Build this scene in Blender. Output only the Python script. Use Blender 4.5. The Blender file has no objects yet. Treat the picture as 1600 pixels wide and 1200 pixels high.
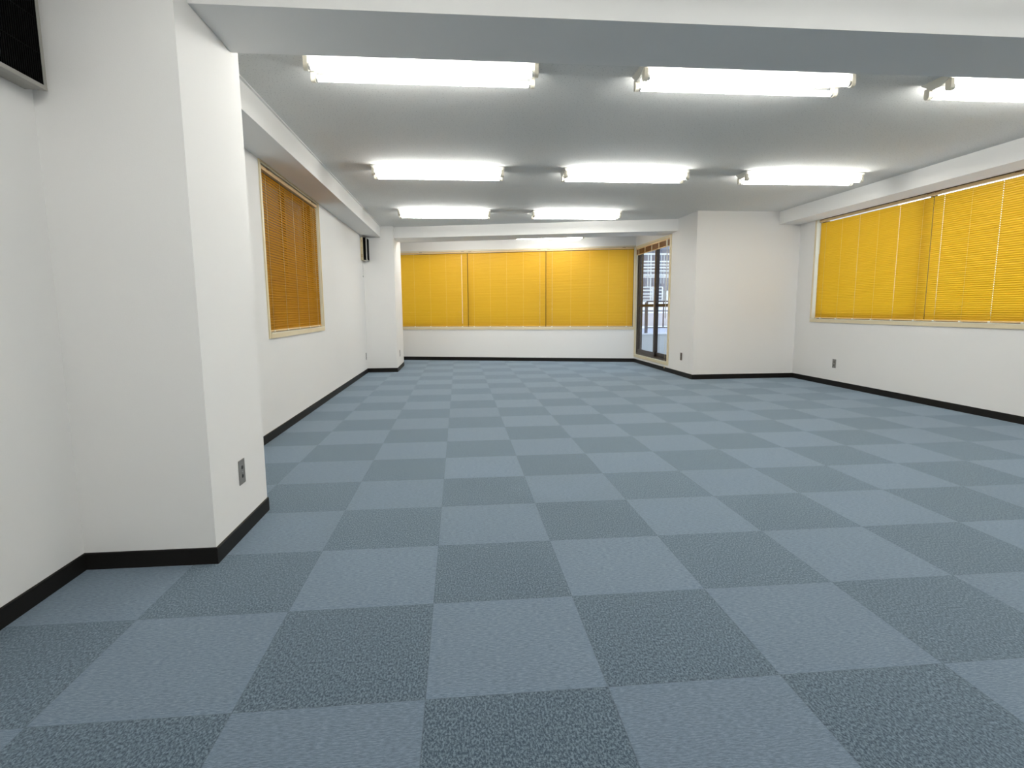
import bpy, bmesh, math, random
from mathutils import Vector, Matrix

random.seed(7)
S = bpy.context.scene
COL = S.collection
PI = math.pi

# ------------------------------------------------------------------ camera
cam_d = bpy.data.cameras.new('camera')
cam_d.sensor_width = 36.0
cam_d.sensor_fit = 'HORIZONTAL'
cam_d.lens = 36.0 * 881.55 / 1600.0
cam_d.clip_start = 0.05
cam_d.clip_end = 500
cam = bpy.data.objects.new('camera', cam_d)
COL.objects.link(cam)
YAW, PITCH, ROLL = 0.0931, 0.1320, -0.0071
f0 = Vector((math.sin(YAW), math.cos(YAW), 0)); r0 = Vector((math.cos(YAW), -math.sin(YAW), 0)); u0 = Vector((0, 0, 1))
fw = f0 * math.cos(PITCH) - u0 * math.sin(PITCH)
up = u0 * math.cos(PITCH) + f0 * math.sin(PITCH)
rt = r0 * math.cos(ROLL) + up * math.sin(ROLL)
up2 = up * math.cos(ROLL) - r0 * math.sin(ROLL)
m = Matrix.Identity(4)
for i in range(3):
    m[i][0] = rt[i]; m[i][1] = up2[i]; m[i][2] = -fw[i]
m[0][3], m[1][3], m[2][3] = 0.108, -1.4059, 1.0374
cam.matrix_world = m
S.camera = cam

# ------------------------------------------------------------------ world, exposure
SKY_STRENGTH = 2.6
TUBE_STRENGTH = 34.0
w = bpy.data.worlds.new('sky'); S.world = w
w.use_nodes = True
bg = w.node_tree.nodes['Background']
bg.inputs[0].default_value = (0.72, 0.85, 1.0, 1)
bg.inputs[1].default_value = SKY_STRENGTH
S.view_settings.view_transform = 'Standard'
S.view_settings.look = 'None'
S.view_settings.exposure = 0.06
S.view_settings.gamma = 1.0
S.view_settings.use_curve_mapping = False

# ------------------------------------------------------------------ materials
def mat(name):
    mt = bpy.data.materials.new(name); mt.use_nodes = True
    nt = mt.node_tree
    return mt, nt, nt.nodes['Principled BSDF']

def plain(name, col, rough=0.6, metal=0.0, spec=0.5, noise=0.0, nscale=30):
    mt, nt, b = mat(name)
    b.inputs['Base Color'].default_value = (*col, 1)
    b.inputs['Roughness'].default_value = rough
    b.inputs['Metallic'].default_value = metal
    b.inputs['Specular IOR Level'].default_value = spec
    if noise:
        tc = nt.nodes.new('ShaderNodeTexCoord'); nz = nt.nodes.new('ShaderNodeTexNoise')
        nz.inputs['Scale'].default_value = nscale
        nt.links.new(tc.outputs['Object'], nz.inputs['Vector'])
        mx = nt.nodes.new('ShaderNodeMixRGB')
        mx.inputs[1].default_value = (*[c * (1 - noise) for c in col], 1)
        mx.inputs[2].default_value = (*[min(1, c * (1 + noise)) for c in col], 1)
        nt.links.new(nz.outputs[0], mx.inputs[0])
        nt.links.new(mx.outputs[0], b.inputs['Base Color'])
    return mt

def wallpaper(name, col, bump=0.15, scale=260, speck=0.0):
    mt, nt, b = mat(name)
    b.inputs['Roughness'].default_value = 0.85
    b.inputs['Specular IOR Level'].default_value = 0.25
    tc = nt.nodes.new('ShaderNodeTexCoord')
    nz = nt.nodes.new('ShaderNodeTexNoise'); nz.inputs['Scale'].default_value = scale
    nz.inputs['Detail'].default_value = 3
    nt.links.new(tc.outputs['Object'], nz.inputs['Vector'])
    bp = nt.nodes.new('ShaderNodeBump'); bp.inputs['Strength'].default_value = bump
    bp.inputs['Distance'].default_value = 0.002
    nt.links.new(nz.outputs[0], bp.inputs['Height']); nt.links.new(bp.outputs[0], b.inputs['Normal'])
    nz2 = nt.nodes.new('ShaderNodeTexNoise'); nz2.inputs['Scale'].default_value = 1.3
    nt.links.new(tc.outputs['Object'], nz2.inputs['Vector'])
    mx = nt.nodes.new('ShaderNodeMixRGB')
    mx.inputs[1].default_value = (*[c * 0.97 for c in col], 1); mx.inputs[2].default_value = (*col, 1)
    nt.links.new(nz2.outputs[0], mx.inputs[0])
    out = mx.outputs[0]
    if speck:
        vo = nt.nodes.new('ShaderNodeTexNoise'); vo.inputs['Scale'].default_value = 95
        vo.inputs['Detail'].default_value = 1
        nt.links.new(tc.outputs['Object'], vo.inputs['Vector'])
        rp = nt.nodes.new('ShaderNodeValToRGB')
        rp.color_ramp.elements[0].position = 0.30; rp.color_ramp.elements[0].color = (speck, speck, speck, 1)
        rp.color_ramp.elements[1].position = 0.36; rp.color_ramp.elements[1].color = (1, 1, 1, 1)
        nt.links.new(vo.outputs[0], rp.inputs[0])
        m2 = nt.nodes.new('ShaderNodeMixRGB'); m2.blend_type = 'MULTIPLY'; m2.inputs[0].default_value = 1
        nt.links.new(out, m2.inputs[1]); nt.links.new(rp.outputs[0], m2.inputs[2])
        out = m2.outputs[0]
    nt.links.new(out, b.inputs['Base Color'])
    return mt

def carpet():
    mt, nt, b = mat('carpet_tiles')
    L = nt.links.new
    N = nt.nodes.new
    b.inputs['Roughness'].default_value = 0.95
    b.inputs['Specular IOR Level'].default_value = 0.15
    b.inputs['Sheen Weight'].default_value = 0.5
    b.inputs['Sheen Roughness'].default_value = 0.5
    b.inputs['Sheen Tint'].default_value = (0.68, 0.84, 1.0, 1)
    tc = N('ShaderNodeTexCoord')
    sep = N('ShaderNodeSeparateXYZ'); L(tc.outputs['Object'], sep.inputs[0])
    def mth(op, a, bb=None, cc=None):
        n = N('ShaderNodeMath'); n.operation = op
        for k, v in enumerate((a, bb, cc)):
            if v is None: continue
            if isinstance(v, (int, float)): n.inputs[k].default_value = v
            else: L(v, n.inputs[k])
        return n.outputs[0]
    fx = mth('FLOOR', mth('MULTIPLY', sep.outputs[0], 2.0))
    fy = mth('FLOOR', mth('MULTIPLY', sep.outputs[1], 2.0))
    par = mth('FLOORED_MODULO', mth('ADD', fx, fy), 2.0)      # 0 light, 1 dark
    cb = N('ShaderNodeCombineXYZ'); L(fx, cb.inputs[0]); L(fy, cb.inputs[1])
    wn = N('ShaderNodeTexWhiteNoise'); wn.noise_dimensions = '3D'; L(cb.outputs[0], wn.inputs['Vector'])
    def noise(sx, sy, detail, rough=0.6):
        mp = N('ShaderNodeMapping'); mp.inputs['Scale'].default_value = (sx, sy, 1)
        L(tc.outputs['Object'], mp.inputs['Vector'])
        nz = N('ShaderNodeTexNoise'); nz.inputs['Scale'].default_value = 1.0
        nz.inputs['Detail'].default_value = detail; nz.inputs['Roughness'].default_value = rough
        L(mp.outputs[0], nz.inputs['Vector'])
        return nz.outputs[0]
    def ramp(src, pts):
        r = N('ShaderNodeValToRGB')
        e = r.color_ramp.elements
        e[0].position, e[0].color = pts[0][0], (*pts[0][1], 1)
        e[1].position, e[1].color = pts[-1][0], (*pts[-1][1], 1)
        for p, c in pts[1:-1]:
            q = e.new(p); q.color = (*c, 1)
        L(src, r.inputs[0]); return r.outputs[0]
    dark = ramp(noise(185, 105, 3, 0.75), [(0.39, DARK[0]), (0.5, DARK[1]), (0.61, DARK[2])])
    light = ramp(noise(55, 240, 3, 0.7), [(0.36, LIGHT[0]), (0.5, LIGHT[1]), (0.63, LIGHT[2])])
    mx = N('ShaderNodeMixRGB'); L(par, mx.inputs[0]); L(light, mx.inputs[1]); L(dark, mx.inputs[2])
    # slight batch difference between tiles
    v = mth('MULTIPLY_ADD', wn.outputs['Value'], 0.10, 0.95)
    hs = N('ShaderNodeMixRGB'); hs.blend_type = 'MULTIPLY'; hs.inputs[0].default_value = 1
    cv = N('ShaderNodeCombineXYZ'); L(v, cv.inputs[0]); L(v, cv.inputs[1]); L(v, cv.inputs[2])
    L(mx.outputs[0], hs.inputs[1]); L(cv.outputs[0], hs.inputs[2])
    # thin dark seams
    def seam(c):
        fr = mth('FRACT', mth('MULTIPLY', c, 2.0))
        d = mth('MINIMUM', fr, mth('SUBTRACT', 1.0, fr))
        return mth('LESS_THAN', d, 0.003)
    sm = mth('MAXIMUM', seam(sep.outputs[0]), seam(sep.outputs[1]))
    fin = N('ShaderNodeMixRGB'); L(mth('MULTIPLY', sm, 0.35), fin.inputs[0]); L(hs.outputs[0], fin.inputs[1])
    fin.inputs[2].default_value = (0.03, 0.04, 0.05, 1)
    L(fin.outputs[0], b.inputs['Base Color'])
    bp = N('ShaderNodeBump'); bp.inputs['Strength'].default_value = 0.5; bp.inputs['Distance'].default_value = 0.003
    L(noise(400, 400, 2), bp.inputs['Height']); L(bp.outputs[0], b.inputs['Normal'])
    return mt

DARK = ((0.010, 0.022, 0.038), (0.053, 0.081, 0.106), (0.138, 0.180, 0.216))
LIGHT = ((0.072, 0.100, 0.138), (0.108, 0.145, 0.190), (0.155, 0.198, 0.245))

def emis(name, col, st):
    mt, nt, b = mat(name)
    b.inputs['Base Color'].default_value = (0.9, 0.9, 0.9, 1)
    b.inputs['Emission Color'].default_value = (*col, 1)
    b.inputs['Emission Strength'].default_value = st
    return mt

def slat_material(name, col, trans, tcol, gloss=0.035):
    mt = bpy.data.materials.new(name); mt.use_nodes = True
    nt = mt.node_tree; nt.nodes.clear()
    out = nt.nodes.new('ShaderNodeOutputMaterial')
    d = nt.nodes.new('ShaderNodeBsdfDiffuse'); d.inputs[0].default_value = (*col, 1)
    t = nt.nodes.new('ShaderNodeBsdfTranslucent'); t.inputs[0].default_value = (*tcol, 1)
    g = nt.nodes.new('ShaderNodeBsdfGlossy'); g.inputs[0].default_value = (1, 0.95, 0.85, 1); g.inputs['Roughness'].default_value = 0.35
    m1 = nt.nodes.new('ShaderNodeMixShader'); m1.inputs[0].default_value = trans
    m2 = nt.nodes.new('ShaderNodeMixShader'); m2.inputs[0].default_value = gloss
    nt.links.new(d.outputs[0], m1.inputs[1]); nt.links.new(t.outputs[0], m1.inputs[2])
    nt.links.new(m1.outputs[0], m2.inputs[1]); nt.links.new(g.outputs[0], m2.inputs[2])
    nt.links.new(m2.outputs[0], out.inputs[0])
    return mt

def glass():
    mt = bpy.data.materials.new('window_glass'); mt.use_nodes = True
    nt = mt.node_tree; nt.nodes.clear()
    N = nt.nodes.new; L = nt.links.new
    out = N('ShaderNodeOutputMaterial')
    t = N('ShaderNodeBsdfTransparent'); t.inputs[0].default_value = (0.955, 0.975, 0.985, 1)
    g = N('ShaderNodeBsdfGlossy'); g.inputs['Roughness'].default_value = 0.02
    # Schlick reflectance from |N.I| so that both faces of the pane behave alike
    ge = N('ShaderNodeNewGeometry')
    dt = N('ShaderNodeVectorMath'); dt.operation = 'DOT_PRODUCT'
    L(ge.outputs['Normal'], dt.inputs[0]); L(ge.outputs['Incoming'], dt.inputs[1])
    def m(op, a, b=None):
        n = N('ShaderNodeMath'); n.operation = op
        for k, v in enumerate((a, b)):
            if v is None: continue
            if isinstance(v, (int, float)): n.inputs[k].default_value = v
            else: L(v, n.inputs[k])
        return n.outputs[0]
    c = m('ABSOLUTE', dt.outputs['Value'])
    f = m('ADD', m('MULTIPLY', m('POWER', m('SUBTRACT', 1.0, c), 5.0), 0.96), 0.04)
    f = m('MULTIPLY', f, 0.5)
    mx = N('ShaderNodeMixShader')
    L(f, mx.inputs[0]); L(t.outputs[0], mx.inputs[1]); L(g.outputs[0], mx.inputs[2])
    L(mx.outputs[0], out.inputs[0])
    return mt

M = dict(
    wall=wallpaper('white_wallpaper', (0.845, 0.832, 0.812)),
    ceil=wallpaper('ceiling_board', (0.80, 0.80, 0.775), 0.35, 160, 0.72),
    beam=wallpaper('beam_wallpaper', (0.89, 0.88, 0.86)),
    carpet=carpet(),
    base=plain('black_vinyl', (0.010, 0.009, 0.008), 0.5, 0, 0.2),
    cream=plain('cream_painted_wood', (0.72, 0.62, 0.42), 0.45),
    creamw=plain('cream_white_painted_wood', (0.78, 0.74, 0.60), 0.45),
    bronze=plain('bronze_aluminium', (0.050, 0.036, 0.028), 0.35, 0.5),
    glass=glass(),
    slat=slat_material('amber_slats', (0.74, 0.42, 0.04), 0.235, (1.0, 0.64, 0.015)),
    slat_dark=slat_material('amber_slats_painted_shade', (0.42, 0.19, 0.015), 0.08, (0.9, 0.45, 0.03), 0.015),  # same amber slats, shade of the left window put into a darker colour
    rail=plain('beige_rail', (0.72, 0.50, 0.24), 0.4),
    railb=plain('brown_slats', (0.34, 0.15, 0.05), 0.4),
    cord=slat_material('cream_cord', (0.85, 0.74, 0.45), 0.4, (0.95, 0.85, 0.5)),
    bracket=plain('brown_bracket', (0.20, 0.09, 0.025), 0.5),
    cap=plain('white_plastic', (0.85, 0.84, 0.80), 0.4),
    enamel=plain('white_enamel', (0.60, 0.59, 0.53), 0.35),
    socket=plain('ivory_plastic', (0.66, 0.62, 0.52), 0.4),
    tube=emis('lit_tube', (1.0, 1.0, 0.965), TUBE_STRENGTH),
    metal=plain('brushed_metal', (0.55, 0.55, 0.55), 0.35, 0.9),
    plate=plain('grey_metal_plate', (0.27, 0.26, 0.245), 0.4, 0.4),
    plateb=plain('brown_metal_plate', (0.14, 0.10, 0.075), 0.4, 0.4),
    socket_dark=plain('dark_plastic', (0.045, 0.042, 0.040), 0.4),
    black=plain('black_plastic', (0.010, 0.010, 0.011), 0.5),
    grille=plain('dark_grille', (0.0025, 0.0025, 0.0025), 0.7, 0, 0.05),
    fanframe=plain('grey_beige_plastic', (0.30, 0.29, 0.26), 0.4),
    beige=plain('beige_plastic', (0.55, 0.47, 0.30), 0.45),
    greyplastic=plain('grey_plastic', (0.42, 0.41, 0.38), 0.45),
    concrete=plain('painted_concrete', (0.50, 0.51, 0.52), 0.8, noise=0.06, nscale=6),
    cap_white=plain('white_coping', (0.75, 0.76, 0.82), 0.5),
    nb_pink=plain('pinkish_render', (0.50, 0.46, 0.48), 0.8, noise=0.05, nscale=8),
    nb_grey=plain('grey_cladding', (0.42, 0.41, 0.44), 0.7, noise=0.1, nscale=5),
    nb_blue=plain('blue_grey_render', (0.45, 0.46, 0.55), 0.8),
    white_steel=plain('white_painted_steel', (0.70, 0.70, 0.68), 0.4),
    rail_dark=plain('dark_handrail', (0.10, 0.085, 0.10), 0.4, 0.3),
    blocker=plain('dark_blocker', (0.075, 0.065, 0.055), 0.9, noise=0.15, nscale=4),  # very dark so the added wall throws little light at the left blind
    dark_glass=plain('dark_glass', (0.05, 0.06, 0.08), 0.1),
)

# ------------------------------------------------------------------ mesh helpers
class MB:
    def __init__(s): s.bm = bmesh.new()
    def box(s, a, b, mi=0, bev=0):
        x0, y0, z0 = [min(p, q) for p, q in zip(a, b)]; x1, y1, z1 = [max(p, q) for p, q in zip(a, b)]
        if bev:
            t = bmesh.new()
            bmesh.ops.create_cube(t, size=1)
            bmesh.ops.scale(t, vec=(x1 - x0, y1 - y0, z1 - z0), verts=t.verts)
            bmesh.ops.translate(t, vec=((x0 + x1) / 2, (y0 + y1) / 2, (z0 + z1) / 2), verts=t.verts)
            bmesh.ops.bevel(t, geom=list(t.edges), offset=bev, segments=2, affect='EDGES', profile=0.5)
            vm = {v: s.bm.verts.new(v.co) for v in t.verts}
            for f in t.faces:
                nf = s.bm.faces.new([vm[v] for v in f.verts]); nf.material_index = mi
            t.free(); return s
        v = [s.bm.verts.new(p) for p in ((x0,y0,z0),(x1,y0,z0),(x1,y1,z0),(x0,y1,z0),(x0,y0,z1),(x1,y0,z1),(x1,y1,z1),(x0,y1,z1))]
        for q in ((0,3,2,1),(4,5,6,7),(0,1,5,4),(1,2,6,5),(2,3,7,6),(3,0,4,7)):
            f = s.bm.faces.new([v[k] for k in q]); f.material_index = mi
        return s
    def cyl(s, p, q, r, n=12, mi=0, r2=None, smooth=True):
        p = Vector(p); q = Vector(q); d = (q - p).normalized(); r2 = r if r2 is None else r2
        a = d.orthogonal().normalized(); b = d.cross(a)
        A = []; B = []
        for k in range(n):
            t = 2 * PI * k / n; o = a * math.cos(t) + b * math.sin(t)
            A.append(s.bm.verts.new(p + o * r)); B.append(s.bm.verts.new(q + o * r2))
        for k in range(n):
            f = s.bm.faces.new((A[k], A[(k+1) % n], B[(k+1) % n], B[k])); f.material_index = mi; f.smooth = smooth
        f = s.bm.faces.new(A[::-1]); f.material_index = mi
        f = s.bm.faces.new(B); f.material_index = mi
        return s
    def prism(s, poly, z0, z1, mi=0):
        """polygon in xy (counter-clockwise) extruded along z"""
        A = [s.bm.verts.new((x, y, z0)) for x, y in poly]; B = [s.bm.verts.new((x, y, z1)) for x, y in poly]
        n = len(poly)
        s.bm.faces.new(A[::-1]).material_index = mi; s.bm.faces.new(B).material_index = mi
        for k in range(n): s.bm.faces.new((A[k], A[(k+1) % n], B[(k+1) % n], B[k])).material_index = mi
        return s
    def extr(s, poly, x0, x1, mi=0, smooth=False):
        """polygon in (y,z) extruded along x"""
        A = [s.bm.verts.new((x0, y, z)) for y, z in poly]; B = [s.bm.verts.new((x1, y, z)) for y, z in poly]
        n = len(poly)
        s.bm.faces.new(A[::-1]).material_index = mi; s.bm.faces.new(B).material_index = mi
        for k in range(n):
            f = s.bm.faces.new((A[k], A[(k+1) % n], B[(k+1) % n], B[k])); f.material_index = mi; f.smooth = smooth
        return s
    def frame(s, x0, x1, z0, z1, wd, y0, y1, mi=0, bot=None, top=None):
        bot = wd if bot is None else bot; top = wd if top is None else top
        s.box((x0, y0, z0), (x0 + wd, y1, z1), mi); s.box((x1 - wd, y0, z0), (x1, y1, z1), mi)
        s.box((x0 + wd, y0, z0), (x1 - wd, y1, z0 + bot), mi); s.box((x0 + wd, y0, z1 - top), (x1 - wd, y1, z1), mi)
        return s
    def build(s, name, mats, parent=None, loc=None, rz=None, fix=True):
        if fix: bmesh.ops.recalc_face_normals(s.bm, faces=s.bm.faces)
        me = bpy.data.meshes.new(name); s.bm.to_mesh(me); s.bm.free()
        o = bpy.data.objects.new(name, me); COL.objects.link(o)
        for mt in (mats if isinstance(mats, (list, tuple)) else [mats]): me.materials.append(mt)
        if parent: o.parent = parent
        if loc: o.location = loc
        if rz is not None: o.rotation_euler = (0, 0, rz)
        return o

def struct(o): o['kind'] = 'structure'; return o
def empty(name, loc=(0, 0, 0), rz=0):
    o = bpy.data.objects.new(name, None); COL.objects.link(o)
    o.location = loc; o.rotation_euler = (0, 0, rz); o.empty_display_size = 0.1
    return o
def tag(o, label, cat, group=None):
    o['label'] = label; o['category'] = cat
    if group: o['group'] = group
    return o
def copy_tree(o, parent=None):
    c = o.copy(); COL.objects.link(c)
    if parent: c.parent = parent
    for ch in list(o.children): copy_tree(ch, c)
    return c

# ------------------------------------------------------------------ room dimensions (metres)
CEIL = 2.39; DROP = 2.213; T = 0.15
XL, XR = -1.42, 5.03
YN = -4.6                      # wall behind the camera
YF = 6.50                      # wall facing the camera at the right
XD = 3.49                      # wall with the balcony door
BW0 = Vector((XL, 10.640)); BW1 = Vector((XD, 9.267))
BLEN = (BW1 - BW0).length
BDIR = (BW1 - BW0).normalized()
BANG = math.atan2(BDIR.y, BDIR.x)
BN = Vector((-BDIR.y, BDIR.x))   # outward normal of the slanting back wall

def wall_holes(name, length, holes, z1, loc, rz, thick=T, mt=None, x_start=0.0):
    """wall running along local x, room side at y=0, outside at y=thick"""
    b = MB()
    xs = sorted({x_start, length, *[h[0] for h in holes], *[h[1] for h in holes]})
    for a, c in zip(xs, xs[1:]):
        hs = [h for h in holes if h[0] <= a + 1e-6 and h[1] >= c - 1e-6]
        if hs:
            h = hs[0]
            b.box((a, 0, 0), (c, thick, h[2])); b.box((a, 0, h[3]), (c, thick, z1))
        else: b.box((a, 0, 0), (c, thick, z1))
    return struct(b.build(name, mt or M['wall'], None, loc, rz))

# windows: opening in wall-local coordinates (x0, x1, z0, z1)
LEFT_WIN = (3.36 - YN, 5.21 - YN, 0.855, 2.206)            # along +y from YN
RIGHT_WIN = (YF - 6.135, YF - 2.36, 0.872, 2.27)          # along -y from YF
BACK_WIN = (0.16, BLEN - 0.024, 0.677, 2.200)
DOOR_TOP_Y = 9.30
DOOR = (DOOR_TOP_Y - 9.228, DOOR_TOP_Y - 7.515, 0.158, 2.163)    # along -y

struct(MB().prism([(XL - T, YN - T), (XR + T, YN - T), (XR + T, YF + T), (XD + 0.001, YF + T), (XD + 0.001, 9.28), (XL - T, 10.70)], -0.15, 0).build('floor', M['carpet']))
struct(MB().prism([(XL - T, YN - T), (XR + T, YN - T), (XR + T, YF + T), (XD + T, YF + T), (XD + T, 9.37), (XL - T, 10.83)], CEIL, CEIL + 0.15).build('ceiling', M['ceil']))
wall_holes('wall_left', 10.83 - YN, [LEFT_WIN], CEIL, (XL, YN, 0), PI / 2)
wall_holes('wall_right', YF - YN, [RIGHT_WIN], CEIL, (XR, YF, 0), -PI / 2)
wall_holes('wall_back', BLEN, [BACK_WIN], CEIL, (BW0.x, BW0.y, 0), BANG)
wall_holes('wall_balcony_side', DOOR_TOP_Y - YF - T, [DOOR], CEIL, (XD, DOOR_TOP_Y, 0), -PI / 2, thick=0.13)
struct(MB().box((XD, YF, 0), (XR, YF + T, CEIL)).build('wall_facing', M['wall']))
struct(MB().box((XR + T, YF, -0.3), (6.5, YF + T, 3.2)).build('wall_sky_blocker', M['concrete']))  # added wing wall, unseen; dims the sky behind the farther right blind
struct(MB().box((XL - T, YN - T, 0), (XR + T, YN, CEIL)).build('wall_rear', M['wall']))
# pillars standing against the left wall
struct(MB().box((XL, 0.924, 0), (-0.907, 1.553, CEIL)).build('wall_pillar_near', M['wall']))
struct(MB().box((XL, 8.19, 0), (-0.93, 9.32, CEIL)).build('wall_pillar_far', M['wall']))
# beams below the ceiling
def beam(name, b): return struct(b.build(name, M['beam']))
beam('ceiling_beam_near', MB().box((XL, 1.046, DROP), (XR, 1.470, CEIL)))
beam('ceiling_beam_left', MB().box((XL, 1.553, DROP), (-1.135, 8.19, CEIL)))
beam('ceiling_beam_left_rear', MB().box((XL, YN, DROP), (-1.135, 0.924, CEIL)))
beam('ceiling_beam_right', MB().box((4.70, 1.470, DROP), (XR, YF, CEIL)))
beam('ceiling_beam_right_rear', MB().box((4.70, YN, DROP), (XR, 1.046, CEIL)))
beam('ceiling_beam_far', MB().prism([(-0.93, 8.30), (XD, 7.22), (XD, 7.74), (-0.93, 8.86)], DROP, CEIL))

# ceiling edge moulding along the left beam (thin shadow-line strip)
struct(MB().box((-1.135, 1.553, CEIL - 0.008), (-1.120, 8.19, CEIL)).build('trim_ceiling_left', M['beam']))

# ------------------------------------------------------------------ baseboards
PTS = [(XL, YN), (XL, 0.924), (-0.907, 0.924), (-0.907, 1.553), (XL, 1.553), (XL, 8.19), (-0.93, 8.19), (-0.93, 9.32),
       (XL, 9.32), (BW0.x, BW0.y), (BW1.x, BW1.y), (XD, YF), (XR, YF), (XR, YN)]
def offset_poly(pts, d):
    n = len(pts); out = []
    for i in range(n):
        p0 = Vector(pts[i - 1]); p1 = Vector(pts[i]); p2 = Vector(pts[(i + 1) % n])
        a = (p1 - p0).normalized(); b = (p2 - p1).normalized()
        na = Vector((a.y, -a.x)); nb = Vector((b.y, -b.x))
        k = (na + nb); k = k / (1 + na.dot(nb))
        out.append(p1 + k * d)
    return out
o1 = offset_poly(PTS, 0.006); o2 = offset_poly(PTS, 0.003); oc = offset_poly(PTS, -0.002)
def skirting(name, i0, i1):
    bm = bmesh.new(); H = 0.070
    for i in range(i0, i1):
        rings = []
        for k in (i, (i + 1) % len(PTS)):
            rings.append([bm.verts.new((oc[k].x, oc[k].y, 0)), bm.verts.new((o1[k].x, o1[k].y, 0)), bm.verts.new((o1[k].x, o1[k].y, H - 0.004)),
                          bm.verts.new((o2[k].x, o2[k].y, H)), bm.verts.new((oc[k].x, oc[k].y, H))])
        a, b = rings
        for q in range(4): bm.faces.new((a[q], a[q + 1], b[q + 1], b[q]))
        bm.faces.new(a[::-1]); bm.faces.new(b)
    mb = MB(); mb.bm.free(); mb.bm = bm
    return struct(mb.build(name, M['base']))
skirting('baseboard_left', 0, 5)
skirting('baseboard_left_pillar', 5, 9)
skirting('baseboard_back', 9, 10)
skirting('baseboard_balcony_side', 10, 11)
skirting('baseboard_facing', 11, 12)
skirting('baseboard_right', 12, 13)

# ------------------------------------------------------------------ windows (local: x along wall, y outward, z up)
def window(name, loc, rz, op, mullions, trim=0.034, sill=0.042, liner=0.09, top_trim=0.022, side2=None):
    r = struct(empty(name, loc, rz))
    x0, x1, z0, z1 = op
    t = MB()
    # casing on the wall face
    zt = min(z1, DROP - 0.001) if top_trim == 0 else z1 + top_trim
    s2 = trim if side2 is None else side2
    t.box((x0 - trim, -0.010, z0 - sill), (x0, 0.0, zt))
    t.box((x1, -0.010, z0 - sill), (x1 + s2, 0.0, zt))
    if top_trim: t.box((x0, -0.010, z1), (x1, 0.0, zt))
    t.box((x0, -0.014, z0 - sill), (x1, 0.0, z0))
    t.build('casing', M['cream'], r)
    l = MB()
    e = 0.010
    l.box((x0, 0, z0), (x0 + e, liner, z1)); l.box((x1 - e, 0, z0), (x1, liner, z1))
    l.box((x0 + e, 0, z1 - e), (x1 - e, liner, z1)); l.box((x0 + e, -0.016, z0 - 0.004), (x1 - e, liner, z0 + 0.004))
    l.build('liner', M['creamw'], r)
    MB().frame(x0 + e, x1 - e, z0 + 0.004, z1 - e, 0.022, liner - 0.01, T + 0.02).build('outer_frame', M['bronze'], r)
    xs = [x0 + e + 0.022] + list(mullions) + [x1 - e - 0.022]
    for k, (a, c) in enumerate(zip(xs, xs[1:])):
        off = 0.006 if k % 2 == 0 else 0.032
        aa = a - (0.03 if k else 0); cc = c + (0.03 if k < len(xs) - 2 else 0)
        sm = MB().frame(aa, cc, z0 + 0.026, z1 - e - 0.022, 0.045, liner + off - 0.01, liner + off + 0.014, bot=0.05, top=0.026)
        so = sm.build('sash', M['bronze'], r)
        MB().box((aa + 0.045, liner + off - 0.001, z0 + 0.07), (cc - 0.045, liner + off + 0.003, z1 - e - 0.04)).build('pane', M['glass'], so)
    return r

cxl = (LEFT_WIN[0] + LEFT_WIN[1]) / 2
window('window_1', (XL, YN, 0), PI / 2, LEFT_WIN, [cxl], top_trim=0.006, side2=0.022)
window('window_2', (BW0.x, BW0.y, 0), BANG, BACK_WIN, [(0.30 + 1.42) / BDIR.x, (1.835 + 1.42) / BDIR.x], sill=0.045, top_trim=0.014, side2=0.020)
window('window_3', (XR, YF, 0), -PI / 2, RIGHT_WIN, [YF - 4.32], trim=0.010, top_trim=0)

# ------------------------------------------------------------------ balcony door
def balcony_door():
    r = struct(empty('door_1', (XD, DOOR_TOP_Y, 0), -PI / 2))
    x0, x1, z0, z1 = DOOR
    tr = 0.045
    t = MB()
    t.box((x1, -0.012, z0 - 0.05), (x1 + tr * 1.4, 0, z1 + 0.03))
    t.box((x0 - 0.026, -0.012, z0 - 0.05), (x0, 0, z1 + 0.03))
    t.box((x0, -0.012, z1), (x1, 0, z1 + 0.03)); t.box((x0, -0.014, z0 - 0.05), (x1, 0, z0))
    t.build('casing', M['cream'], r)
    l = MB(); e = 0.008
    l.box((x0, 0, z0), (x0 + e, 0.03, z1)); l.box((x1 - e, 0, z0), (x1, 0.03, z1))
    l.box((x0 + e, 0, z1 - e), (x1 - e, 0.03, z1)); l.box((x0 + e, -0.018, z0 - 0.004), (x1 - e, 0.03, z0 + 0.004))
    l.build('liner', M['creamw'], r)
    MB().frame(x0 + e, x1 - e, z0 + 0.004, z1 - e, 0.030, 0.022, 0.125).build('door_frame', M['bronze'], r)
    mid = DOOR_TOP_Y - 8.27
    for nm, a, c, y in (('sash', x0 + e + 0.03, mid + 0.035, 0.030), ('sash', mid - 0.035, x1 - e - 0.03, 0.066)):
        b = MB().frame(a, c, z0 + 0.034, z1 - e - 0.03, 0.062, y, y + 0.030, bot=0.07, top=0.05)
        b.box((a + 0.062, y + 0.002, 1.062), (c - 0.062, y + 0.028, 1.108))
        so = b.build(nm, M['bronze'], r)
        for q0, q1 in ((z0 + 0.104, 1.062), (1.108, z1 - e - 0.08)):
            MB().box((a + 0.062, y + 0.013, q0), (c - 0.062, y + 0.017, q1)).build('pane', M['glass'], so)
    hb = MB().box((mid - 0.028, 0.022, 0.98), (mid - 0.008, 0.030, 1.16), bev=0.003)
    hb.build('handle', M['metal'], r)
    return r
balcony_door()

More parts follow.
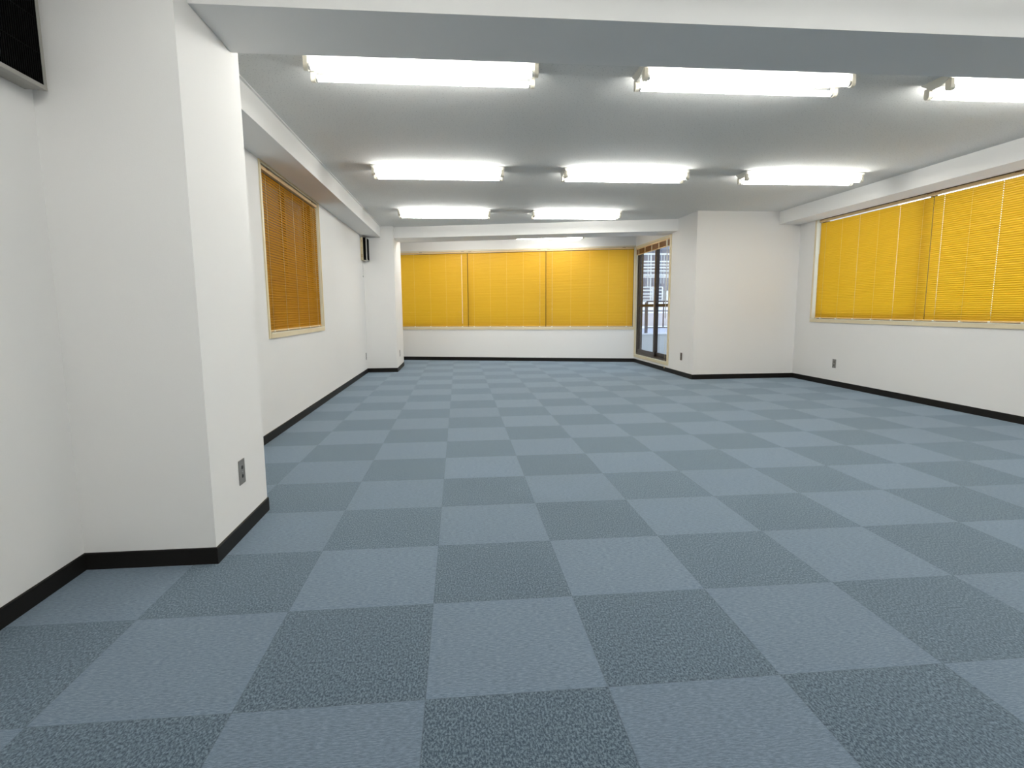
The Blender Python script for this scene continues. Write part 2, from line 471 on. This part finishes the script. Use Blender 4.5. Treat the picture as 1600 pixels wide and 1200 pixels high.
# ------------------------------------------------------------------ venetian blinds (local: x along, y outward, z up; origin at base left)
PITCH_S = 0.0215
def blind(width, height, loc, rz, ladders, holes, tilt=70, slat='slat', railmat='rail', gap=0.008, split=None, brackets=(), name='venetian_blind', rise=0.0, pitch=PITCH_S, yb=0.030, room_edge_up=True):
    """height: sill to top of headrail"""
    r = empty(name, loc, rz)
    hz1 = height; hz0 = height - 0.030
    hb = MB().box((0, yb - 0.016, hz0), (width, yb + 0.018, hz1), bev=0.003)
    hb.build('headrail', M[railmat], r)
    for x in brackets:
        MB().box((x - 0.03, yb - 0.019, hz1 - 0.006), (x + 0.03, yb + 0.019, hz1 + 0.004)).build('bracket', M['bracket'], r)
    zt = hz0 - gap - 0.012; zb = 0.030 + rise
    n = int(round((zt - zb) / pitch)); pitch = (zt - zb) / n
    bm = bmesh.new()
    tl = math.radians(tilt)
    prof = [(-0.0125, -0.0044), (-0.0085, -0.0019), (-0.0035, -0.0003), (0.0035, -0.0003), (0.0085, -0.0019), (0.0125, -0.0044)]
    hx = []
    for h in holes: hx += [h - 0.003, h + 0.003]
    xs0 = sorted([0.004, width - 0.004] + hx)
    for k in range(n + 1):
        z = zb + k * pitch
        tt = tl + math.radians(random.uniform(-1.6, 1.6))
        dz = random.uniform(-0.0007, 0.0007)
        sh = 0.0
        if split and z > split[0]: sh = split[1]
        ring = []
        for x in xs0:
            row = []
            for a, c in prof:
                # a < 0 is the room-side edge
                if room_edge_up:
                    yy = a * math.cos(tt) + c * math.sin(tt); zz = -a * math.sin(tt) + c * math.cos(tt)
                else:
                    yy = a * math.cos(tt) - c * math.sin(tt); zz = a * math.sin(tt) + c * math.cos(tt)
                row.append(bm.verts.new((x + sh if x < 0.005 else x, yb + yy, z + zz + dz)))
            ring.append(row)
        for i in range(len(xs0) - 1):
            hole = xs0[i] in hx and xs0[i + 1] in hx and abs(xs0[i + 1] - xs0[i]) < 0.0082
            for q in range(5):
                if hole and q == 2: continue
                f = bm.faces.new((ring[i][q], ring[i + 1][q], ring[i + 1][q + 1], ring[i][q + 1])); f.smooth = True
    mb = MB(); mb.bm.free(); mb.bm = bm
    mb.build('slats', M[slat], r, fix=False)
    br = MB().box((0.004, yb - 0.012, rise + 0.004), (width - 0.004, yb + 0.012, rise + 0.018), bev=0.003)
    bo = br.build('bottom_rail', M[railmat], r)
    for x in ladders:
        MB().box((x - 0.013, yb - 0.0145, rise + 0.001), (x + 0.013, yb + 0.0145, rise + 0.014), bev=0.002).build('end_cap', M['cap'], bo)
    for x in ladders:
        lc = MB()
        lc.cyl((x + 0.008, yb - 0.0065, 0.01 + rise), (x + 0.008, yb - 0.0045, hz0), 0.0009, 5)
        lc.build('ladder_cord', M['cord'], r)
    return r

def lad(w, n, inset=0.13):
    return [inset + (w - 2 * inset) * k / (n - 1) for k in range(n)]

# left window, unlit from outside
wl = LEFT_WIN[1] - LEFT_WIN[0] - 0.028
l = lad(wl, 5, 0.15)
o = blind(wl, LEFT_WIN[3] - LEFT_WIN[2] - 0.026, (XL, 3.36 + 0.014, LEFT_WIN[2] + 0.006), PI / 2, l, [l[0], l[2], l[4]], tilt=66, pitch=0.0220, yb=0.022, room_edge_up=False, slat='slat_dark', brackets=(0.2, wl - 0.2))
tag(o, 'shaded brown-amber venetian blind in the left wall window', 'blind', 'venetian blinds')

# back windows (three)
bz = BACK_WIN[2] + 0.006; bh = BACK_WIN[3] - BACK_WIN[2] - 0.018
def backblind(x0, x1, label, ladd, rise=0.0, hole=-1, **k):
    a = (x0 - XL) / BDIR.x; c = (x1 - XL) / BDIR.x
    p = BW0 + BDIR * a
    o = blind(c - a, bh, (p.x, p.y, bz), BANG, lad(c - a, ladd, 0.12), [lad(c - a, ladd, 0.12)[hole]], tilt=66, rise=rise, **k)
    return tag(o, label, 'blind', 'venetian blinds')
backblind(-1.235, 0.298, 'backlit amber venetian blind at the back wall, beside the far left pillar', 5, brackets=(0.62, 1.5))
backblind(0.302, 1.825, 'middle one of the three backlit amber venetian blinds on the back wall', 5, brackets=(0.05, 1.45))
backblind(1.829, 3.452, 'backlit amber venetian blind at the back wall corner, next to the glass balcony door', 5, hole=0, brackets=(0.05, 1.5))

# right windows
rz_ = RIGHT_WIN[2] + 0.006; rh = 2.208 - rz_
wr = 6.092 - 4.2255
ll = lad(wr, 6, 0.13)
o = blind(wr, rh, (XR, 6.092, rz_), -PI / 2, ll, [ll[0], ll[2], ll[4]], tilt=62, pitch=0.0205, gap=0.012, split=(0.885, 0.013), brackets=(0.05, 0.9, 1.82))
tag(o, 'bright amber venetian blind on the right wall, farther from the camera, above the grey outlet', 'blind', 'venetian blinds')
wr2 = 4.224 - 2.385
ll = lad(wr2, 6, 0.13)
o = blind(wr2, rh, (XR, 4.224, rz_), -PI / 2, ll, [ll[0], ll[2], ll[4]], tilt=62, pitch=0.0205, gap=0.012, brackets=(0.05, 0.9, 1.78))
tag(o, 'bright amber venetian blind on the right wall, nearer the camera, cut by the picture edge', 'blind', 'venetian blinds')

# raised blind over the balcony door
def raised_blind():
    w = DOOR[1] - DOOR[0] - 0.03
    r = empty('venetian_blind', (XD, DOOR_TOP_Y - DOOR[0] - 0.015, 2.025), -PI / 2)
    y = 0.006
    MB().box((0, y - 0.016, 0.100), (w, y + 0.014, 0.128), bev=0.003).build('headrail', M['rail'], r)
    sl = MB()
    for k in range(34):
        z = 0.012 + k * 0.0026
        sl.box((0.004, y - 0.0125, z), (w - 0.004, y + 0.0125, z + 0.0012))
    sl.build('slats', M['railb'], r)
    MB().box((0.004, y - 0.013, 0.0), (w - 0.004, y + 0.013, 0.012), bev=0.003).build('bottom_rail', M['rail'], r)
    for x in lad(w, 5, 0.13): MB().box((x - 0.014, y - 0.0165, -0.002), (x + 0.014, y - 0.0125, 0.102)).build('ladder_tape', M['cream'], r)
    MB().cyl((w - 0.065, -0.022, 0.115), (w - 0.065, -0.022, -1.15), 0.0055, 8).build('tilt_wand', M['cap'], r)
    pc = MB(); pc.cyl((w - 0.030, -0.026, 0.11), (w - 0.036, -0.026, -1.93), 0.0016, 6)
    pc.cyl((w - 0.036, -0.026, -1.93), (w - 0.036, -0.026, -1.97), 0.004, 8, r2=0.006)
    pc.build('pull_cord', M['cord'], r)
    return tag(r, 'fully raised brown venetian blind bunched above the glass balcony door, long pull cord', 'blind', 'venetian blinds')
raised_blind()

# ------------------------------------------------------------------ fluorescent fittings
def fixture():
    r = empty('fluorescent_light', (0, 0, CEIL))
    Lh = 0.630
    prof = [(-0.115, 0.0), (-0.113, -0.006), (-0.034, -0.056), (0.034, -0.056), (0.113, -0.006), (0.115, 0.0)]
    MB().extr(prof, -Lh, Lh).build('housing', M['enamel'], r)
    for sy in (-1, 1):
        y = sy * 0.078
        t = MB()
        t.cyl((-0.588, y, -0.074), (0.588, y, -0.074), 0.0163, 20, 0)
        for sx in (-1, 1): t.cyl((sx * 0.588, y, -0.074), (sx * 0.602, y, -0.074), 0.0165, 20, 1)
        t.build('tube', [M['tube'], M['metal']], r)
        for sx in (-1, 1):
            s = MB()
            pts = []
            for k in range(9):
                a = PI + PI * k / 8
                pts.append((y + 0.0215 * math.cos(a), -0.074 + 0.0215 * math.sin(a)))
            top = -0.030
            pts += [(y + 0.019, top), (y - 0.019, top)]
            s.extr(pts, sx * 0.602, sx * 0.624)
            s.cyl((sx * 0.598, y, -0.074), (sx * 0.603, y, -0.074), 0.013, 12)
            s.build('lamp_holder', M['socket'], r)
    return r

FX = {'left': -0.055, 'middle': 1.785, 'right': 3.625}
FY = {1: 1.935, 2: 4.305, 3: 6.665, 4: 9.02, 0: -0.45, -1: -2.80}
labels = {
    ('left', 1): 'lit twin-tube ceiling light, nearest row, left one by the pillar',
    ('middle', 1): 'lit twin-tube ceiling light, nearest row, middle one',
    ('right', 1): 'lit twin-tube ceiling light, nearest row, cut by the right picture edge',
    ('left', 2): 'lit twin-tube ceiling light, second row, left one',
    ('middle', 2): 'lit twin-tube ceiling light, second row, middle one',
    ('right', 2): 'lit twin-tube ceiling light, second row, right one near the right windows',
    ('left', 3): 'lit twin-tube ceiling light, third row, left one before the far beam',
    ('middle', 3): 'lit twin-tube ceiling light, third row, right one before the far beam',
    ('middle', 4): 'lit ceiling light partly hidden behind the far slanting beam',
    ('left', 4): 'lit ceiling light hidden behind the left half of the far slanting beam',
    ('left', 0): 'lit twin-tube ceiling light behind the camera, left one',
    ('middle', 0): 'lit twin-tube ceiling light behind the camera, middle one',
    ('right', 0): 'lit twin-tube ceiling light behind the camera, right one',
}
for c_ in ('left', 'middle', 'right'): labels[(c_, -1)] = 'lit twin-tube ceiling light at the rear end of the room, %s one' % c_
proto = None
for (c, rr), lb in labels.items():
    o = fixture() if proto is None else copy_tree(proto)
    proto = proto or o
    o.location = (FX[c], FY[rr], CEIL)
    tag(o, lb, 'ceiling light', 'twin-tube fluorescent ceiling lights')

# ------------------------------------------------------------------ power outlets
def outlet(loc, rz, label, platemat='plate', faces=2):
    """local x along the wall, -y into the room, origin at plate base centre"""
    r = empty('power_outlet', loc, rz)
    W, H = 0.070, 0.115
    MB().box((-W / 2, -0.004, 0), (W / 2, 0.0, H), bev=0.0018).build('plate', M[platemat], r)
    for zc in (0.037, 0.078):
        b = MB().cyl((0, -0.004, zc), (0, -0.0055, zc), 0.0090, 18)
        s = b.build('receptacle', M['socket_dark'], r)
        h = MB()
        for dx in (-0.005, 0.005): h.box((dx - 0.0012, -0.0062, zc - 0.004), (dx + 0.0012, -0.0054, zc + 0.004))
        h.build('slot', M['black'], s)
    sc = MB().cyl((0, -0.004, 0.0575), (0, -0.0052, 0.0575), 0.003, 10); sc.build('screw', M['metal'], r)
    return tag(r, label, 'power outlet', 'power outlets')
# rz: local -y must point into the room
outlet((-0.907, 1.240, 0.242), PI / 2, 'grey metal power outlet on the near left pillar')
outlet((XL, 8.065, 0.226), PI / 2, 'grey power outlet low on the left wall beside the far pillar')
outlet((-0.930, 8.640, 0.226), PI / 2, 'grey power outlet on the side of the far left pillar')
outlet((XD, 6.930, 0.243), -PI / 2, 'dark brown power outlet on the wall beside the glass balcony door', 'plateb')
outlet((XR, 5.575, 0.238), -PI / 2, 'grey metal power outlet under the amber blind on the right wall')

# ------------------------------------------------------------------ wall ventilation fans
def fan(loc, label, cord):
    """on the left wall: local x along +y of the room, y = into the wall; origin at base, near edge"""
    r = empty('ventilation_fan', loc, PI / 2)
    W, H = 0.250, 0.356
    MB().box((0, -0.042, 0.004), (W, 0, H), bev=0.003).build('body', M['beige'] if cord else M['fanframe'], r)
    MB().box((0.003, -0.045, 0.007), (W - 0.003, -0.041, H - 0.003)).build('gasket', M['black'], r)
    D = 0.100 if cord else 0.076
    fr = 0.012 if cord else 0.015
    f = MB(); f.frame(0, W, 0.0, H, fr, -D, -D + 0.014)
    if not cord: f.frame(0.002, W - 0.002, 0.002, H - 0.002, fr, -D + 0.014, -0.045)
    f.build('front_frame', M['fanframe'] if not cord else M['greyplastic'], r)
    if cord:
        MB().frame(0.0, W, 0.004, H, 0.004, -D + 0.014, -0.045).build('side_shell', M['grille'], r)
        MB().box((0.004, -D + 0.012, 0.0), (W, -0.045, 0.004)).build('drip_tray', M['cap'], r)
    g = MB(); g.box((fr, -D + 0.010, fr), (W - fr, -D + 0.024, H - fr))
    n = 22
    for k in range(n):
        x = 0.016 + (W - 0.032) * k / (n - 1)
        g.box((x - 0.0022, -D + 0.0015, fr), (x + 0.0022, -D + 0.010, H - fr))
    for z in (0.12, 0.235): g.box((fr, -D + 0.0012, z - 0.0015), (W - fr, -D + 0.010, z + 0.0015))
    g.build('grille', M['grille'], r)
    for z in (0.06, 0.19, 0.30):
        MB().cyl((0.0, -0.021, z), (-0.003, -0.021, z), 0.005, 10).build('screw', M['bracket'], r)
    if cord:
        lv = MB().box((-0.022, -0.030, 0.085), (0.0, -0.022, 0.093)); lv.box((-0.024, -0.029, 0.045), (-0.019, -0.023, 0.093))
        lv.build('shutter_lever', M['bracket'], r)
        pc = MB().cyl((0.03, -0.022, 0.004), (0.03, -0.022, -0.235), 0.0015, 6)
        pc.cyl((0.03, -0.022, -0.235), (0.03, -0.022, -0.265), 0.004, 8, r2=0.006)
        pc.build('pull_cord', M['greyplastic'], r)
    return tag(r, label, 'fan', 'wall ventilation fans')
fan((XL, 0.636, 1.824), 'dark-grilled ventilation fan high on the near left wall, cut by the picture corner', False)
fan((XL, 7.930, 1.824), 'small beige ventilation fan with pull cord high beside the far left pillar', True)

# ------------------------------------------------------------------ outside: balcony
struct(MB().box((XD + 0.131, YF + T, -0.12), (7.2, 9.62, 0.06)).build('balcony_floor', M['concrete']))
b = MB().box((XD + 0.16, 9.60, -0.12), (7.2, 9.72, 0.515)); struct(b.build('balcony_parapet', M['concrete']))
struct(MB().box((XD + 0.15, 9.585, 0.515), (7.2, 9.735, 0.540)).build('balcony_parapet_coping', M['cap_white']))
r = empty('balcony_railing', (5.4, 9.66, 0.54))
MB().box((-1.55, -0.02, 0.100), (1.8, 0.02, 0.118)).build('lower_rail', M['rail_dark'], r)
MB().box((-1.55, -0.03, 0.615), (1.8, 0.03, 0.640)).build('handrail', M['rail_dark'], r)
for k, (x, wv) in enumerate(((-1.552, 0.030), (-1.32, 0.007), (-1.20, 0.010), (-0.9, 0.007), (-0.6, 0.007), (-0.3, 0.007), (0.0, 0.03), (0.3, 0.007), (0.6, 0.007), (0.9, 0.007), (1.2, 0.007), (1.5, 0.03))):
    MB().box((x - wv, -0.012, 0.0 if wv > 0.02 else 0.118), (x + wv, 0.012, 0.615)).build('baluster', M['rail_dark'], r)
tag(r, 'dark metal railing on the balcony parapet outside the glass door', 'railing')

# neighbouring house across the gap
r = empty('neighbouring_house', (6.0, 15.0, -6.0))
MB().box((-4.0, -1.20, 0.0), (8.0, 5.0, 6.49)).build('lower_wall', M['nb_blue'], r)
MB().box((-4.0, -1.26, 6.49), (8.0, 5.0, 6.55)).build('ledge', M['cap_white'], r)
MB().box((-4.0, -1.20, 6.55), (8.0, 5.0, 6.90)).build('wall', M['nb_pink'], r)
MB().box((-4.0, -1.26, 6.90), (8.0, 5.0, 6.94)).build('ledge', M['cap_white'], r)
MB().box((-4.0, -1.20, 6.94), (8.0, 5.0, 6.98)).build('joint', M['nb_grey'], r)
MB().box((-4.0, -1.28, 6.98), (8.0, 5.0, 7.06)).build('ledge', M['cap_white'], r)
MB().box((-4.0, -1.18, 7.06), (8.0, 5.0, 7.14)).build('wall', M['nb_pink'], r)
MB().box((-4.0, -1.30, 7.14), (8.0, 5.0, 7.22)).build('deck', M['cap_white'], r)
b = MB().box((-4.0, 0.95, 7.22), (8.0, 5.0, 12.0))
for k in range(44): b.box((-3.9 + k * 0.27, 0.93, 7.22), (-3.84 + k * 0.27, 0.95, 9.6))
b.build('cladding', M['nb_grey'], r)
MB().box((-4.0, -0.9, 8.84), (8.0, 1.0, 8.94)).build('eave', M['cap_white'], r)
tag(r, 'pale neighbouring house seen through the balcony door', 'house')

r = empty('white_lattice_screen', (5.8, 14.2, 1.22))
for z, t in ((1.31, 0.020), (1.105, 0.016), (1.016, 0.016), (0.936, 0.016), (0.847, 0.016), (0.74, 0.014), (0.705, 0.011), (0.67, 0.011)):
    MB().box((-0.75, -0.02, z - t), (0.9, 0.02, z + t)).build('crossbar', M['white_steel'], r)
for x, t, z0_ in ((-0.60, 0.007, 0.4), (-0.54, 0.007, 0.4), (-0.39, 0.010, 0.4), (-0.31, 0.018, 0.0), (-0.16, 0.008, 0.0), (-0.08, 0.008, 0.0), (-0.01, 0.007, 0.5), (0.07, 0.007, 0.5), (0.15, 0.010, 0.0), (0.45, 0.014, 0.0), (0.75, 0.014, 0.0)):
    MB().box((x - t, 0.02, z0_), (x + t, 0.045, 1.33)).build('upright', M['white_steel'], r)
tag(r, 'white painted steel lattice screen on the neighbouring house', 'screen')

r = empty('white_balustrade', (5.8, 13.9, 1.22))
for a_, c_ in ((-0.75, -0.35), (-0.31, -0.08)):
    for z in (0.04, 0.126, 0.206, 0.304, 0.39): MB().box((a_, -0.015, z - 0.014), (c_, 0.015, z + 0.014)).build('crossbar', M['white_steel'], r)
for x in (-0.75, -0.41, -0.36, -0.31, -0.08): MB().box((x - 0.014, -0.02, 0.0), (x + 0.014, 0.02, 0.40)).build('post', M['white_steel'], r)
tag(r, 'low white balustrade in front of the white lattice screen outside', 'balustrade')

r = empty('air_conditioner_unit', (5.97, 14.0, 1.22))
MB().box((-0.15, -0.12, 0.0), (0.30, 0.15, 0.29), bev=0.01).build('casing', M['white_steel'], r)
MB().cyl((0.02, -0.125, 0.145), (0.02, -0.118, 0.145), 0.10, 24).build('fan_guard', M['nb_grey'], r)
tag(r, 'white outdoor air conditioner unit on the neighbouring ledge', 'air conditioner')

# added dark wall, unseen, keeping daylight off the left window
r = MB().box((-3.4, -8.0, -3.0), (-2.55, 16.0, 9.0)).build('left_daylight_blocker', M['blocker'])
tag(r, 'added dark wall close outside the left window, blocking its daylight', 'building')
